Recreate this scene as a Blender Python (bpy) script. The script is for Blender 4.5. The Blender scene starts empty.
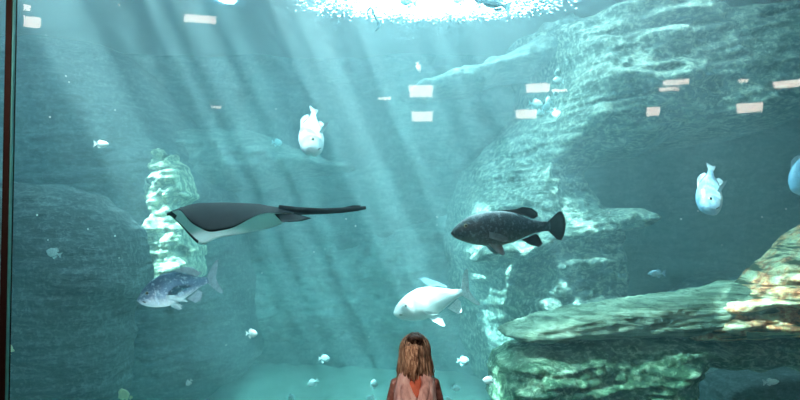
import bpy, bmesh, math, random
import numpy as np
from mathutils import Vector, Matrix

random.seed(7)
rng = np.random.default_rng(7)
scene = bpy.context.scene
COL = scene.collection

# ------------------------------------------------------------------ camera
F = 693.0
PITCH = math.radians(2.0)
CAM = Vector((0, 0, 1.7))
cd = bpy.data.cameras.new('camera'); cam = bpy.data.objects.new('camera', cd); COL.objects.link(cam)
cam.location = CAM; cam.rotation_euler = (math.radians(90) + PITCH, 0, 0)
cd.sensor_width = 36; cd.lens = 36 * F / 800; cd.clip_end = 200; cd.clip_start = 0.05
scene.camera = cam
fw = Vector((0, math.cos(PITCH), math.sin(PITCH))); up = Vector((0, -math.sin(PITCH), math.cos(PITCH)))

def P(px, py, Y):
    """world point seen at photo position (px, py), at distance Y in front of the camera"""
    d = fw * F + Vector((1, 0, 0)) * (px - 400) + up * (200 - py)
    return CAM + d * (Y / d.y)

# ------------------------------------------------------------------ numpy noise
def _h(i, j, k):
    n = (i * 374761393 + j * 668265263 + k * 2147483647 + 1013904223) & 0xffffffff
    n = ((n ^ (n >> 13)) * 1274126177) & 0xffffffff
    n = n ^ (n >> 16)
    return (n & 0xffff) / 65535.0 * 2 - 1

def vnoise(x, y, z):
    x, y, z = np.broadcast_arrays(np.asarray(x, float), np.asarray(y, float), np.asarray(z, float))
    i = np.floor(x).astype(np.int64); j = np.floor(y).astype(np.int64); k = np.floor(z).astype(np.int64)
    u = x - i; v = y - j; w = z - k
    u = u * u * (3 - 2 * u); v = v * v * (3 - 2 * v); w = w * w * (3 - 2 * w)
    def L(a, b, t): return a + (b - a) * t
    return L(L(L(_h(i, j, k), _h(i + 1, j, k), u), L(_h(i, j + 1, k), _h(i + 1, j + 1, k), u), v),
             L(L(_h(i, j, k + 1), _h(i + 1, j, k + 1), u), L(_h(i, j + 1, k + 1), _h(i + 1, j + 1, k + 1), u), v), w)

def fbm(x, y, z, o=4):
    s = 0; a = 1.0; f = 1.0
    for _ in range(o):
        s = s + a * vnoise(x * f, y * f, z * f); a *= 0.5; f *= 2.03
    return s

# ------------------------------------------------------------------ object helpers
def link(name, me, mat=None, parent=None):
    o = bpy.data.objects.new(name, me); COL.objects.link(o)
    if mat is not None:
        for m in (mat if isinstance(mat, (list, tuple)) else [mat]): me.materials.append(m)
    if parent is not None: o.parent = parent
    return o

def mesh(name, verts, faces, mat=None, parent=None, smooth=True, fmat=None):
    me = bpy.data.meshes.new(name)
    me.from_pydata([tuple(map(float, v)) for v in verts], [], [tuple(map(int, f)) for f in faces])
    if smooth: me.polygons.foreach_set('use_smooth', [True] * len(me.polygons))
    if fmat is not None: me.polygons.foreach_set('material_index', [int(i) for i in fmat])
    me.update()
    o = link(name, me, mat, parent)
    return o

def bm_obj(name, bm, mat=None, parent=None, smooth=False):
    me = bpy.data.meshes.new(name); bm.to_mesh(me); bm.free()
    if smooth: me.polygons.foreach_set('use_smooth', [True] * len(me.polygons))
    return link(name, me, mat, parent)

def box(name, x0, x1, y0, y1, z0, z1, mat, parent=None, bevel=0):
    bm = bmesh.new(); bmesh.ops.create_cube(bm, size=1)
    for v in bm.verts:
        v.co = Vector(((x0 + x1) / 2 + v.co.x * (x1 - x0), (y0 + y1) / 2 + v.co.y * (y1 - y0), (z0 + z1) / 2 + v.co.z * (z1 - z0)))
    if bevel: bmesh.ops.bevel(bm, geom=bm.edges[:], offset=bevel, segments=2, affect='EDGES', profile=0.5)
    return bm_obj(name, bm, mat, parent)

def tag(o, label, cat, group=None):
    o['label'] = label; o['category'] = cat
    if group: o['group'] = group
    return o

def structure(o):
    o['kind'] = 'structure'; return o

def empty(name, loc=(0, 0, 0)):
    o = bpy.data.objects.new(name, None); COL.objects.link(o); o.location = loc; o.empty_display_size = 0.1
    return o

# ------------------------------------------------------------------ material helpers
class NT:
    def __init__(self, name):
        self.m = bpy.data.materials.new(name); self.m.use_nodes = True
        self.t = self.m.node_tree; self.t.nodes.clear()
        self.out = self.t.nodes.new('ShaderNodeOutputMaterial')
    def n(self, typ, **kw):
        nd = self.t.nodes.new(typ)
        for k, v in kw.items():
            if k in nd.inputs: nd.inputs[k].default_value = v
            else: setattr(nd, k, v)
        return nd
    def l(self, a, b): self.t.links.new(a, b)
    def coords(self, scale=(1, 1, 1), rot=(0, 0, 0), src='Object'):
        tc = self.n('ShaderNodeTexCoord'); mp = self.n('ShaderNodeMapping')
        mp.inputs['Scale'].default_value = scale; mp.inputs['Rotation'].default_value = rot
        self.l(tc.outputs[src], mp.inputs['Vector']); return mp.outputs['Vector']
    def noise(self, vec, scale, detail=6, rough=0.6, dist=0):
        nd = self.n('ShaderNodeTexNoise', Scale=scale, Detail=detail, Roughness=rough, Distortion=dist)
        self.l(vec, nd.inputs['Vector']); return nd.outputs['Fac']
    def ramp(self, fac, stops):
        r = self.n('ShaderNodeValToRGB'); e = r.color_ramp.elements
        while len(e) < len(stops): e.new(0.5)
        for el, (p, c) in zip(e, stops):
            el.position = p; el.color = (c, c, c, 1) if isinstance(c, (int, float)) else (*c, 1)
        self.l(fac, r.inputs['Fac']); return r.outputs['Color']
    def mix(self, fac, a, b, mode='MIX'):
        m = self.n('ShaderNodeMix', data_type='RGBA', blend_type=mode)
        for s, v in ((0, fac), (6, a), (7, b)):
            if hasattr(v, 'is_output'): self.l(v, m.inputs[s])
            elif s == 0: m.inputs[0].default_value = v
            else: m.inputs[s].default_value = (*v, 1)
        return m.outputs[2]
    def math(self, op, a, b=0.0):
        m = self.n('ShaderNodeMath', operation=op)
        for s, v in ((0, a), (1, b)):
            if hasattr(v, 'is_output'): self.l(v, m.inputs[s])
            else: m.inputs[s].default_value = v
        return m.outputs[0]
    def bsdf(self, color, rough=0.7, spec=0.3, bump=None, bstr=0.4, bdist=0.02, alpha=None, **kw):
        b = self.n('ShaderNodeBsdfPrincipled', Roughness=rough)
        b.inputs['Specular IOR Level'].default_value = spec
        if hasattr(color, 'is_output'): self.l(color, b.inputs['Base Color'])
        else: b.inputs['Base Color'].default_value = (*color, 1)
        for k, v in kw.items(): b.inputs[k.replace('_', ' ')].default_value = v
        if alpha is not None: b.inputs['Alpha'].default_value = alpha
        if bump is not None:
            bp = self.n('ShaderNodeBump', Strength=bstr, Distance=bdist)
            self.l(bump, bp.inputs['Height']); self.l(bp.outputs['Normal'], b.inputs['Normal'])
        self.l(b.outputs[0], self.out.inputs['Surface']); return b

def plain(name, color, rough=0.7, spec=0.3, vary=0.15, nscale=30, bstr=0.15, bdist=0.004, **kw):
    t = NT(name); v = t.coords(); nz = t.noise(v, nscale, 4)
    lo = tuple(c * (1 - vary) for c in color); hi = tuple(min(1, c * (1 + vary)) for c in color)
    t.bsdf(t.ramp(nz, [(0.3, lo), (0.7, hi)]), rough, spec, bump=nz, bstr=bstr, bdist=bdist, **kw)
    return t.m

def rock_mat(name, dark, mid, light, strata=(3, 3, 11), fleck=0.5, rot=(0, 0.12, 0), bd=0.07, fscale=9):
    t = NT(name)
    v = t.coords(); vs = t.coords(strata, rot)
    lay = t.noise(vs, 0.9, 7, 0.68, 0.5)
    fine = t.noise(v, fscale, 8, 0.72, 0.2)
    big = t.noise(v, 0.8, 3)
    c1 = t.ramp(lay, [(0.40, dark), (0.50, mid), (0.63, light)])
    c2 = t.ramp(fine, [(0.44, dark), (0.51, mid), (0.60, light)])
    c = t.mix(fleck, c1, c2)
    c = t.mix(t.ramp(big, [(0.35, 0.0), (0.7, 0.4)]), c, mid)
    h = t.math('ADD', t.math('MULTIPLY', lay, 1.0), t.math('MULTIPLY', fine, 0.6))
    t.bsdf(c, 0.85, 0.2, bump=h, bstr=0.9, bdist=bd)
    return t.m

M = {}
M['rock'] = rock_mat('grey_green_rock', (.012, .02, .018), (.12, .15, .125), (.60, .64, .52), fleck=.62, fscale=13, bd=.10)
M['rock_back'] = rock_mat('hazy_rock', (.06, .08, .08), (.15, .18, .16), (.32, .36, .32), fleck=0.5, fscale=9)
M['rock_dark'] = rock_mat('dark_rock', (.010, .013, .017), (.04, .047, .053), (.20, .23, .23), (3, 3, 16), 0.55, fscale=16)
M['rock_pale'] = rock_mat('pale_pitted_rock', (.03, .04, .025), (.34, .36, .24), (.88, .87, .66), (3, 3, 9), 0.7, fscale=8)
M['rock_log'] = rock_mat('weathered_ledge_rock', (.03, .045, .03), (.26, .32, .22), (.50, .55, .42), (1.0, 2, 16), 0.25, (0, 0.13, 0), 0.10)
M['rock_algae'] = rock_mat('algae_rock', (.015, .035, .02), (.08, .17, .09), (.62, .72, .52), (2, 2, 6), 0.6, (0, 0.1, 0), 0.08, 14)

def sun_painted_mat():
    t = NT('orange_sun_painted_rock'); v = t.coords(); vs = t.coords((1.2, 2, 14), (0, 0.12, 0))
    a = t.noise(v, 9, 8, 0.7); b = t.noise(vs, 1.0, 5, 0.6, 0.4); c0 = t.noise(v, 4, 5, 0.6)
    base = t.ramp(a, [(0.35, (.10, .06, .03)), (0.47, (.75, .26, .13)), (0.58, (.95, .66, .32)), (0.7, (1.0, .93, .66))])  # warm sunlight put into the rock's colour as orange and cream
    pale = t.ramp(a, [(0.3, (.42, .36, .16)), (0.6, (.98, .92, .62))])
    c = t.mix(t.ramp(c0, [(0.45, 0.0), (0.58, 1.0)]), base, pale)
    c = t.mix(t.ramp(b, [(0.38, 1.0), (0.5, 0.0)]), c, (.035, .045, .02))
    t.bsdf(c, 0.85, 0.2, bump=t.math('ADD', a, b), bstr=0.9, bdist=0.08)
    return t.m
M['coral'] = sun_painted_mat()  # rock, not coral; its orange stands for warm sunlight

def sand_mat():
    t = NT('pale_sand'); v = t.coords(); a = t.noise(v, 3, 6); b = t.noise(v, 60, 3)
    t.bsdf(t.ramp(a, [(0.3, (.34, .35, .28)), (0.7, (.52, .53, .43))]), 0.9, 0.1, bump=t.math('ADD', a, t.math('MULTIPLY', b, .1)), bstr=.5, bdist=.1)
    return t.m
M['sand'] = sand_mat()
M['hall'] = plain('dark_hall_plaster', (.025, .025, .028), 0.9, 0.05, nscale=8)
M['carpet'] = plain('dark_hall_carpet', (.03, .026, .028), 1.0, 0.0, nscale=200)
M['frame'] = plain('dark_brown_frame', (.018, .008, .006), 0.8, 0.05, nscale=12)
M['seal'] = plain('teal_sealant', (.05, .16, .15), 0.5, 0.2, nscale=20)
M['light_blocker'] = plain('light_blocker_boards', (.05, .06, .06), 0.9, 0.05)  # for the unseen cover and baffles added to shape the light
M['lamp_body'] = plain('lamp_housing', (.12, .12, .12), 0.6, 0.3)

def lamp_mat(strength, color=(1.0, .78, .66)):
    t = NT('warm_lamp_diffuser'); e = t.n('ShaderNodeEmission', Strength=strength); e.inputs[0].default_value = (*color, 1)
    t.l(e.outputs[0], t.out.inputs['Surface']); return t.m

def glass_mats():
    t = NT('aquarium_acrylic_face')
    tr = t.n('ShaderNodeBsdfTransparent'); gl = t.n('ShaderNodeBsdfGlossy', Roughness=0.02)
    tr.inputs[0].default_value = (.97, .99, .985, 1)
    fr = t.n('ShaderNodeFresnel', IOR=1.45); mx = t.n('ShaderNodeMixShader')
    t.l(fr.outputs[0], mx.inputs[0]); t.l(tr.outputs[0], mx.inputs[1]); t.l(gl.outputs[0], mx.inputs[2]); t.l(mx.outputs[0], t.out.inputs['Surface'])
    t2 = NT('aquarium_acrylic_body'); tr2 = t2.n('ShaderNodeBsdfTransparent'); tr2.inputs[0].default_value = (.97, .99, .985, 1)
    t2.l(tr2.outputs[0], t2.out.inputs['Surface'])
    return t.m, t2.m
M['glass_face'], M['glass_body'] = glass_mats()

# ------------------------------------------------------------------ lights and volume settings
SUN_DIR = Vector((0.43, 0.29, -1.0)).normalized()
SUN = 90.0
SKY = 5.2
SIG_S = 0.068
sd = bpy.data.lights.new('sun', 'SUN'); so = bpy.data.objects.new('sun', sd); COL.objects.link(so)
sd.energy = SUN; sd.angle = math.radians(0.5); sd.color = (.92, .97, .96)
so.rotation_euler = SUN_DIR.to_track_quat('-Z', 'Y').to_euler(); so.location = (-4, 4, 12)
w = bpy.data.worlds.new('sky'); scene.world = w; w.use_nodes = True
bg = w.node_tree.nodes['Background']; bg.inputs[0].default_value = (.25, .63, 1.0, 1); bg.inputs[1].default_value = SKY

Z_SURF, Z_BED, Y_GLASS = 5.0, -1.4, 5.0

# ------------------------------------------------------------------ hall (camera side)
HX0, HX1, HY0 = -7.5, 10.5, -15.0
structure(box('floor', HX0, HX1, HY0, Y_GLASS, -0.1, 0.0, M['carpet']))
structure(box('ceiling', HX0, HX1, HY0, Y_GLASS + .12, 4.6, 4.75, M['hall']))
structure(box('wall_left', HX0 - .15, HX0, HY0, Y_GLASS, 0, 4.6, M['hall']))
structure(box('wall_right', HX1, HX1 + .15, HY0, Y_GLASS, 0, 4.6, M['hall']))
structure(box('wall_back', HX0, HX1, HY0 - .15, HY0, 0, 4.6, M['hall']))
structure(box('wall_front', HX0 - .15, HX1 + .15, Y_GLASS, Y_GLASS + .12, -1.6, 0.12, M['hall']))
structure(box('trim_1', HX0 - .15, HX1 + .15, Y_GLASS, Y_GLASS + .12, 4.2, 5.2, M['hall']))
# glass panes and the mullion between them
def pane(name, x0, x1):
    o = structure(box(name, x0, x1, Y_GLASS + .02, Y_GLASS + .07, 0.12, 4.2, [M['glass_body'], M['glass_face']]))
    for p in o.data.polygons: p.material_index = 1 if p.normal.y < -0.5 else 0
    return o
xm0, xm1 = P(2.5, 200, 5).x, P(8.5, 200, 5).x
pane('window_1', xm1 + .010, HX1); pane('window_2', HX0, xm0)
structure(box('trim_2', xm0, xm1, Y_GLASS - .01, Y_GLASS + .07, 0.12, 4.2, M['frame'], bevel=.004))
structure(box('trim_3', xm1, xm1 + .010, Y_GLASS + .005, Y_GLASS + .03, 0.12, 4.2, M['seal']))

# ceiling lamps, placed where the glass mirrors them
ZL = 4.45
warm = lamp_mat(24.0)
def lamp(px0, py0, px1, py1, label):
    k = ZL - CAM.z
    sl = lambda py: (F * math.sin(PITCH) + (200 - py) * math.cos(PITCH)) / (F * math.cos(PITCH) - (200 - py) * math.sin(PITCH))
    d0, d1 = k / sl(py0), k / sl(py1)              # path lengths, camera - glass - lamp
    gy = Y_GLASS + .02
    y0, y1 = 2 * gy - d0, 2 * gy - d1
    dm = (d0 + d1) / 2
    x0, x1 = (px0 - 400) / F * dm, (px1 - 400) / F * dm
    cx, cy = (x0 + x1) / 2, (y0 + y1) / 2
    t = empty('ceiling_lamp', (cx, cy, ZL)); t.rotation_euler = (0, 0, -math.atan2(cx, cy - 2 * gy) + math.pi if False else math.atan2(cx, 2 * gy - cy)); tag(t, label, 'lamp', 'ceiling lamps of the viewing hall')
    hx, hy = abs(x1 - x0) / 2, abs(y1 - y0) / 2
    box('housing', -hx - .02, hx + .02, -hy - .02, hy + .02, .012, .15, M['lamp_body'], t)
    box('diffuser', -hx, hx, -hy, hy, 0, .012, warm, t)
for r, lb in [((409, 86, 433, 97), 'warm ceiling lamp mirrored in the glass above the middle of the tank'),
          ((412, 112, 433, 121.5), 'warm ceiling lamp mirrored just below the middle pair\'s upper lamp'),
          ((527, 84, 550, 92.5), 'warm ceiling lamp mirrored right above the school of small fish'),
          ((517, 110, 537, 118.5), 'warm ceiling lamp mirrored at lower left of the small fish school'),
          ((553, 89.6, 568, 91.8), 'thin ceiling lamp strip mirrored across the small fish school'),
          ((666, 80, 690, 85), 'thin warm ceiling lamp mirrored on the upper right cliff'),
          ((661, 88, 680, 91), 'faint thin ceiling lamp mirrored under a brighter strip on the cliff'),
          ((648, 107, 661, 116), 'small square ceiling lamp mirrored at the cliff overhang edge'),
          ((740, 103, 763, 113), 'warm slanted ceiling lamp mirrored above the dark right recess'),
          ((741, 79.5, 750, 82.5), 'tiny ceiling lamp mirrored between two brighter right hand lamps'),
          ((778, 80.5, 803, 88), 'warm ceiling lamp mirrored at the right picture edge'),
          ((183, 16, 214, 23), 'warm ceiling lamp mirrored high over the left light shafts'),
          ((21, 17, 36, 28), 'warm ceiling lamp mirrored beside the dark window post'),
          ((20, 5, 26, 11), 'small ceiling lamp mirrored in the upper corner beside the post'),
          ((378, 97.6, 391, 99.8), 'tiny strip ceiling lamp mirrored left of the middle lamps'),
          ((210, 106.5, 220, 108.2), 'hair thin ceiling lamp mirrored over the left rock shelf')]:
    lamp(*r, lb)

ld = bpy.data.lights.new('child_fill_spot', 'SPOT'); lo = bpy.data.objects.new('child_fill_spot', ld); COL.objects.link(lo)  # unseen fill spot, added to brighten the child
ld.energy = 430; ld.color = (1.0, .80, .66); ld.spot_size = math.radians(50); ld.spot_blend = .6; ld.shadow_soft_size = .12
lo.location = (-1.3, 1.0, 4.4); lo.rotation_euler = (Vector((.08, 3.7, .9)) - lo.location).to_track_quat('-Z', 'Y').to_euler()

for k_, (p0, p1) in enumerate([((-2.6, 3.3, 4.35), (-1.75, 6.0, 1.4)), ((2.4, 3.5, 4.35), (1.1, 6.5, 1.5))]):
    l2 = bpy.data.lights.new('fish_fill_spot', 'SPOT'); o2 = bpy.data.objects.new('fish_fill_spot', l2); COL.objects.link(o2)  # unseen fill spots, added to light ray and fish near the glass
    l2.energy = (620, 330)[k_]; l2.color = (1.0, .92, .86); l2.spot_size = math.radians(62); l2.spot_blend = .8; l2.shadow_soft_size = .1
    o2.location = p0; o2.rotation_euler = (Vector(p1) - Vector(p0)).to_track_quat('-Z', 'Y').to_euler()

l3 = bpy.data.lights.new('ray_fill_spot', 'SPOT'); o3 = bpy.data.objects.new('ray_fill_spot', l3); COL.objects.link(o3)  # unseen fill spot, added to brighten the ray's belly from below
l3.energy = 130; l3.color = (.78, .93, 1.0); l3.spot_size = math.radians(75); l3.spot_blend = .9; l3.shadow_soft_size = .06
o3.location = (-1.6, 4.6, .25); o3.rotation_euler = (Vector((-1.6, 5.9, 1.6)) - o3.location).to_track_quat('-Z', 'Y').to_euler()

# ------------------------------------------------------------------ tank shell, water
structure(box('wall_outer_left', -9.6, -9.5, Y_GLASS + .12, 14.6, -1.6, 6.0, M['rock_dark']))
structure(box('wall_outer_right', 11.0, 11.1, Y_GLASS + .12, 14.6, -1.6, 6.0, M['rock_dark']))

def height_grid(name, xs, zs, fn, mat, horizontal=False):
    X, Z = np.meshgrid(xs, zs); D = fn(X, Z)
    V = np.stack([X, Z, D] if horizontal else [X, D, Z], -1).reshape(-1, 3)
    nx = len(xs); f = []
    for j in range(len(zs) - 1):
        for i in range(nx - 1):
            a = j * nx + i
            f.append((a, a + 1, a + nx + 1, a + nx))
    return mesh(name, V, f, mat)

structure(height_grid('wall_rear', np.arange(-9.5, 11.05, .06), np.arange(-1.5, 6.0, .06),
    lambda X, Z: 13.4 + .35 * fbm(X * .7, Z * .9, 3.1, 5) + .10 * fbm(X * 1.2, Z * 5, 9.1, 4) + 1.6 * np.exp(-(((X + 1.4) / .95) ** 2 + ((Z - 3.45) / .75) ** 2) ** 2), M['rock_back']))
structure(height_grid('floor', np.arange(-9.5, 11.05, .08), np.arange(5.1, 14.0, .08),
    lambda X, Y: Z_BED + .2 * fbm(X * .6, Y * .6, 1.7, 4) + .35 * np.clip((Y - 9) / 4.4, 0, 1) ** 2 * (1 + .5 * fbm(X * .5, Y * .3, 8.8, 3)), M['sand'], True))

# deck above the tank, unseen: added, its openings placed to make the sun shafts
SHAFTS = []          # (x, y, rx, ry) of clear patches on the surface
def shaft_px(px, Y, w, ry):
    """clear patch whose beam crosses the top of the photo near px at distance Y"""
    SHAFTS.append(((px - 16 - 400) / F * Y, Y, w, ry * 2, 1.0))
shaft_px(66, 9.1, .07, .26)
shaft_px(98, 8.2, .13, .2)
shaft_px(150, 9.0, .10, .3)
shaft_px(180, 8.6, .22, .3)
shaft_px(228, 9.6, .14, .3)
shaft_px(262, 8.0, .10, .3)
shaft_px(300, 8.6, .22, .35)
shaft_px(338, 7.8, .09, .3)
shaft_px(372, 9.2, .25, .3)
shaft_px(400, 9.3, .2, .3)
shaft_px(425, 8.4, .15, .3)
shaft_px(455, 7.6, .14, .25)
shaft_px(500, 8.6, .14, .3)
def over(pt, rx, ry, wt=1.0):            # clear patch that lets the sun reach point pt
    k = (pt.z - Z_SURF) / SUN_DIR.z
    q = pt - SUN_DIR * k
    SHAFTS.append((q.x, q.y, rx, ry, wt))
over(P(435, 298, 6.95), .33, .30, .9)
over(P(313, 138, 6.75), .26, .34, .30)
over(P(710, 190, 6.75), .2, .25, .16)
over(P(600, 325, 6.8), .9, .2, .10)
over(P(560, 250, 9.3), .7, .6, .12)
for q_ in [(101, 144), (251, 333), (324, 358), (313, 382), (374, 386), (463, 360), (489, 380), (418, 67)]: over(P(*q_, 6.9), .09, .11, .4)
over(P(548, 95, 7.2), .22, .25, .25)
over(P(250, 396, 9.8), .9, .7, .22)
over(P(600, 372, 6.6), .9, .16, .22)
over(P(765, 300, 6.65), .5, .4, .28)
over(P(155, 205, 9.5), .34, .8, 1.0)

def sun_mask_open(x, y):
    w = .12 * math.sin(x * 5.1) + .09 * math.sin(x * 11.3 + 1)
    v = .12 * math.sin(y * 4.7) + .09 * math.sin(y * 12.1 + 2)
    if -1.3 + v < x < 2.6 + v and 7.0 < y < 9.7 + w: return True
    if 2.5 < x < 4.4 + v and 8.0 < y < 9.1 + w: return True
    if -2.2 < x < 3.2 and 9.9 < y < 12.2:  # scattered gaps that fade out the bright surface patch
        k = ((x - .45) / 1.75) ** 2 + ((y - 10.3) / .75) ** 2
        if random.random() < max(0, 1.05 - .62 * k) ** 1.5: return True
    for (a, b, c, d, e) in SHAFTS:
        if ((x - a) / (c + .06)) ** 2 + ((y - b) / (d + .06)) ** 2 < 1: return True
    return False
dv, df = [], []
st = .035
for y in np.arange(5.0, 14.4, st):
    for x in np.arange(-9.6, 11.1, st):
        if not sun_mask_open(x + st / 2, y + st / 2):
            b = len(dv); dv += [(x, y, 5.12), (x + st, y, 5.12), (x + st, y + st, 5.12), (x, y + st, 5.12)]; df.append((b, b + 1, b + 2, b + 3))
sun_mask = mesh('ceiling', dv, df, M['light_blocker'], smooth=False); structure(sun_mask)  # added cover, out of view; blocks sun and sky outside its openings
bm = bmesh.new(); bm.from_mesh(sun_mask.data); bmesh.ops.remove_doubles(bm, verts=bm.verts, dist=1e-4); bm.to_mesh(sun_mask.data); bm.free()
sm = sun_mask.modifiers.new('thick', 'SOLIDIFY'); sm.thickness = .04; sm.offset = 1

# unseen sky baffles, added to darken left and front, above the deck
structure(box('sky_baffle_right', 5.0, 5.1, 5.0, 12.9, 5.18, 9.0, M['light_blocker']))
structure(box('sky_baffle_rear', -7.0, 5.1, 12.8, 12.9, 5.18, 9.5, M['light_blocker']))

# rippled water surface: clear patches pass the sun, the rest scatters it
gx = np.arange(-9.4, 10.95, .07); gy = np.arange(5.1, 14.0, .07)
surf = height_grid('water_surface', gx, gy, lambda X, Y: Z_SURF + .012 * fbm(X * 2, Y * 2, .5, 3), None, True)
structure(surf)
GX, GY = np.meshgrid(gx, gy); clear = np.zeros_like(GX)
for (a, b, c, d, e) in SHAFTS:
    r = np.sqrt(((GX - a) / c) ** 2 + ((GY - b) / d) ** 2)
    clear = np.maximum(clear, e * np.clip((1.15 - r) / .3, 0, 1))
at = surf.data.attributes.new('clear', 'FLOAT', 'POINT'); at.data.foreach_set('value', clear.reshape(-1).astype(np.float32))
t = NT('rippled_water_surface'); v = t.coords()
rip = t.noise(v, 11.0, 3, .55, .6)
pat = t.ramp(rip, [(0.40, 0.12), (0.60, 1.0)])
an = t.n('ShaderNodeAttribute', attribute_name='clear')
calm = t.math('ADD', t.math('MULTIPLY', an.outputs['Fac'], .90), .10)
fac = t.math('MULTIPLY', calm, t.math('ADD', t.math('MULTIPLY', pat, .75), t.math('MULTIPLY', an.outputs['Fac'], .25)))
tr = t.n('ShaderNodeBsdfTransparent'); tl = t.n('ShaderNodeBsdfTranslucent'); tl.inputs[0].default_value = (.55, .62, .62, 1)
mx = t.n('ShaderNodeMixShader'); t.l(fac, mx.inputs[0]); t.l(tl.outputs[0], mx.inputs[1]); t.l(tr.outputs[0], mx.inputs[2])
t.l(mx.outputs[0], t.out.inputs['Surface']); surf.data.materials.append(t.m)

# body of water
t = NT('sea_water')
vs_ = t.n('ShaderNodeVolumeScatter', Density=SIG_S, Anisotropy=0.3); vs_.inputs['Color'].default_value = (.74, .95, 1.0, 1)
va = t.n('ShaderNodeVolumeAbsorption', Density=.14); va.inputs['Color'].default_value = (.22, .90, .94, 1)
ad = t.n('ShaderNodeAddShader'); t.l(vs_.outputs[0], ad.inputs[0]); t.l(va.outputs[0], ad.inputs[1]); t.l(ad.outputs[0], t.out.inputs['Volume'])
water = structure(box('water', -9.45, 10.95, Y_GLASS + .125, 14.3, -1.7, Z_SURF - .05, t.m))

# sky portal
pl = bpy.data.lights.new('sky_portal', 'AREA'); po = bpy.data.objects.new('sky_portal', pl); COL.objects.link(po)
pl.shape = 'RECTANGLE'; pl.size = 12.4; pl.size_y = 8.0; po.location = (0.4, 9.0, 5.3); pl.cycles.is_portal = True

# ------------------------------------------------------------------ rocks
def smooth_poly(pts, n=3):
    pts = np.array(pts, float)
    for _ in range(n):
        nx = np.roll(pts, -1, 0); pts = np.stack([pts * .75 + nx * .25, pts * .25 + nx * .75], 1).reshape(-1, 2)
    return pts

def rock(name, poly_px, Y, T, mat, label, R=.6, step=.03, amp=.16, freq=1.1, strata=.05, sfreq=5.0, tilt=0.12, warp=.05, seed=0, group=None, cuts=(), lift=None):
    pts = smooth_poly([(lambda q: (q.x, q.z))(P(px, py, Y)) for px, py in poly_px], 2)
    lo, hi = pts.min(0) - .1, pts.max(0) + .1
    xs = np.arange(lo[0], hi[0] + step, step); zs = np.arange(lo[1], hi[1] + step, step)
    X, Z = np.meshgrid(xs, zs)
    Xw = X + warp * fbm(X * 3, Z * 3, 5.3 + seed, 3); Zw = Z + warp * fbm(X * 3, Z * 3, 11.7 + seed, 3)
    dist = np.full(X.shape, 1e9); ins = np.zeros(X.shape, bool)
    n = len(pts)
    for i in range(n):
        a, b = pts[i], pts[(i + 1) % n]; ab = b - a; L2 = (ab ** 2).sum() + 1e-12
        tt = np.clip(((Xw - a[0]) * ab[0] + (Zw - a[1]) * ab[1]) / L2, 0, 1)
        dist = np.minimum(dist, np.hypot(Xw - a[0] - tt * ab[0], Zw - a[1] - tt * ab[1]))
        c = (a[1] > Zw) != (b[1] > Zw)
        xi = a[0] + (Zw - a[1]) / (b[1] - a[1] + 1e-12) * ab[0]
        ins ^= c & (Xw < xi)
    if callable(R): R = R(400 + X / Y * F, 224 - (Z - CAM.z) / Y * F)
    p = np.clip(dist / R, 0, 1); bul = np.sqrt(1 - (1 - p) ** 2)
    D = Y + T * (1 - bul)
    ed = np.clip(dist / np.minimum(.35 * R, .4), 0, 1)
    D -= ed * amp * fbm(X * freq, Z * freq, 2.2 + seed, 4)
    s = Z - tilt * X
    D -= ed * strata * (np.abs(fbm(X * .8, s * sfreq, 7.7 + seed, 4)) * 2 - .8)
    D -= ed * .02 * fbm(X * 9, Z * 9, 4.4 + seed, 3)
    for (cx, cz, rx, rz, dep) in cuts:
        q = P(cx, cz, Y)
        D += dep * np.exp(-(((X - q.x) / rx) ** 2 + ((Z - q.z) / rz) ** 2) ** 2)
    if lift: D += lift(X, Z)
    cell = ins[:-1, :-1] & ins[1:, :-1] & ins[:-1, 1:] & ins[1:, 1:]
    idx = -np.ones(X.shape, int); V = []; Fc = []
    back = Y + T + .25
    jj, ii = np.nonzero(cell)
    def vid(j, i):
        if idx[j, i] < 0:
            idx[j, i] = len(V); V.append((X[j, i], min(D[j, i], back - .05), Z[j, i]))
        return idx[j, i]
    for j, i in zip(jj, ii):
        Fc.append((vid(j, i), vid(j, i + 1), vid(j + 1, i + 1), vid(j + 1, i)))
    nf = len(V); front = list(Fc)
    cnt = {}
    for f in front:
        for k in range(4):
            e = (f[k], f[(k + 1) % 4]); cnt[e] = 1
    bmap = {}
    def bv(a):
        if a not in bmap: bmap[a] = len(V); V.append((V[a][0], back, V[a][2]))
        return bmap[a]
    for (a, b) in list(cnt):
        if (b, a) not in cnt: Fc.append((b, a, bv(a), bv(b)))
    o = mesh(name, V, Fc, mat)
    # relax the stepped outline
    me = o.data; bm = bmesh.new(); bm.from_mesh(me)
    ev = [vv for vv in bm.verts if vv.index in bmap or vv.index >= nf]
    for _ in range(3): bmesh.ops.smooth_vert(bm, verts=ev, factor=.5, use_axis_x=True, use_axis_z=True)
    bm.to_mesh(me); bm.free()
    o.data.polygons.foreach_set('use_smooth', [True] * len(o.data.polygons))
    tag(o, label, 'rock', group)
    return o

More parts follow.
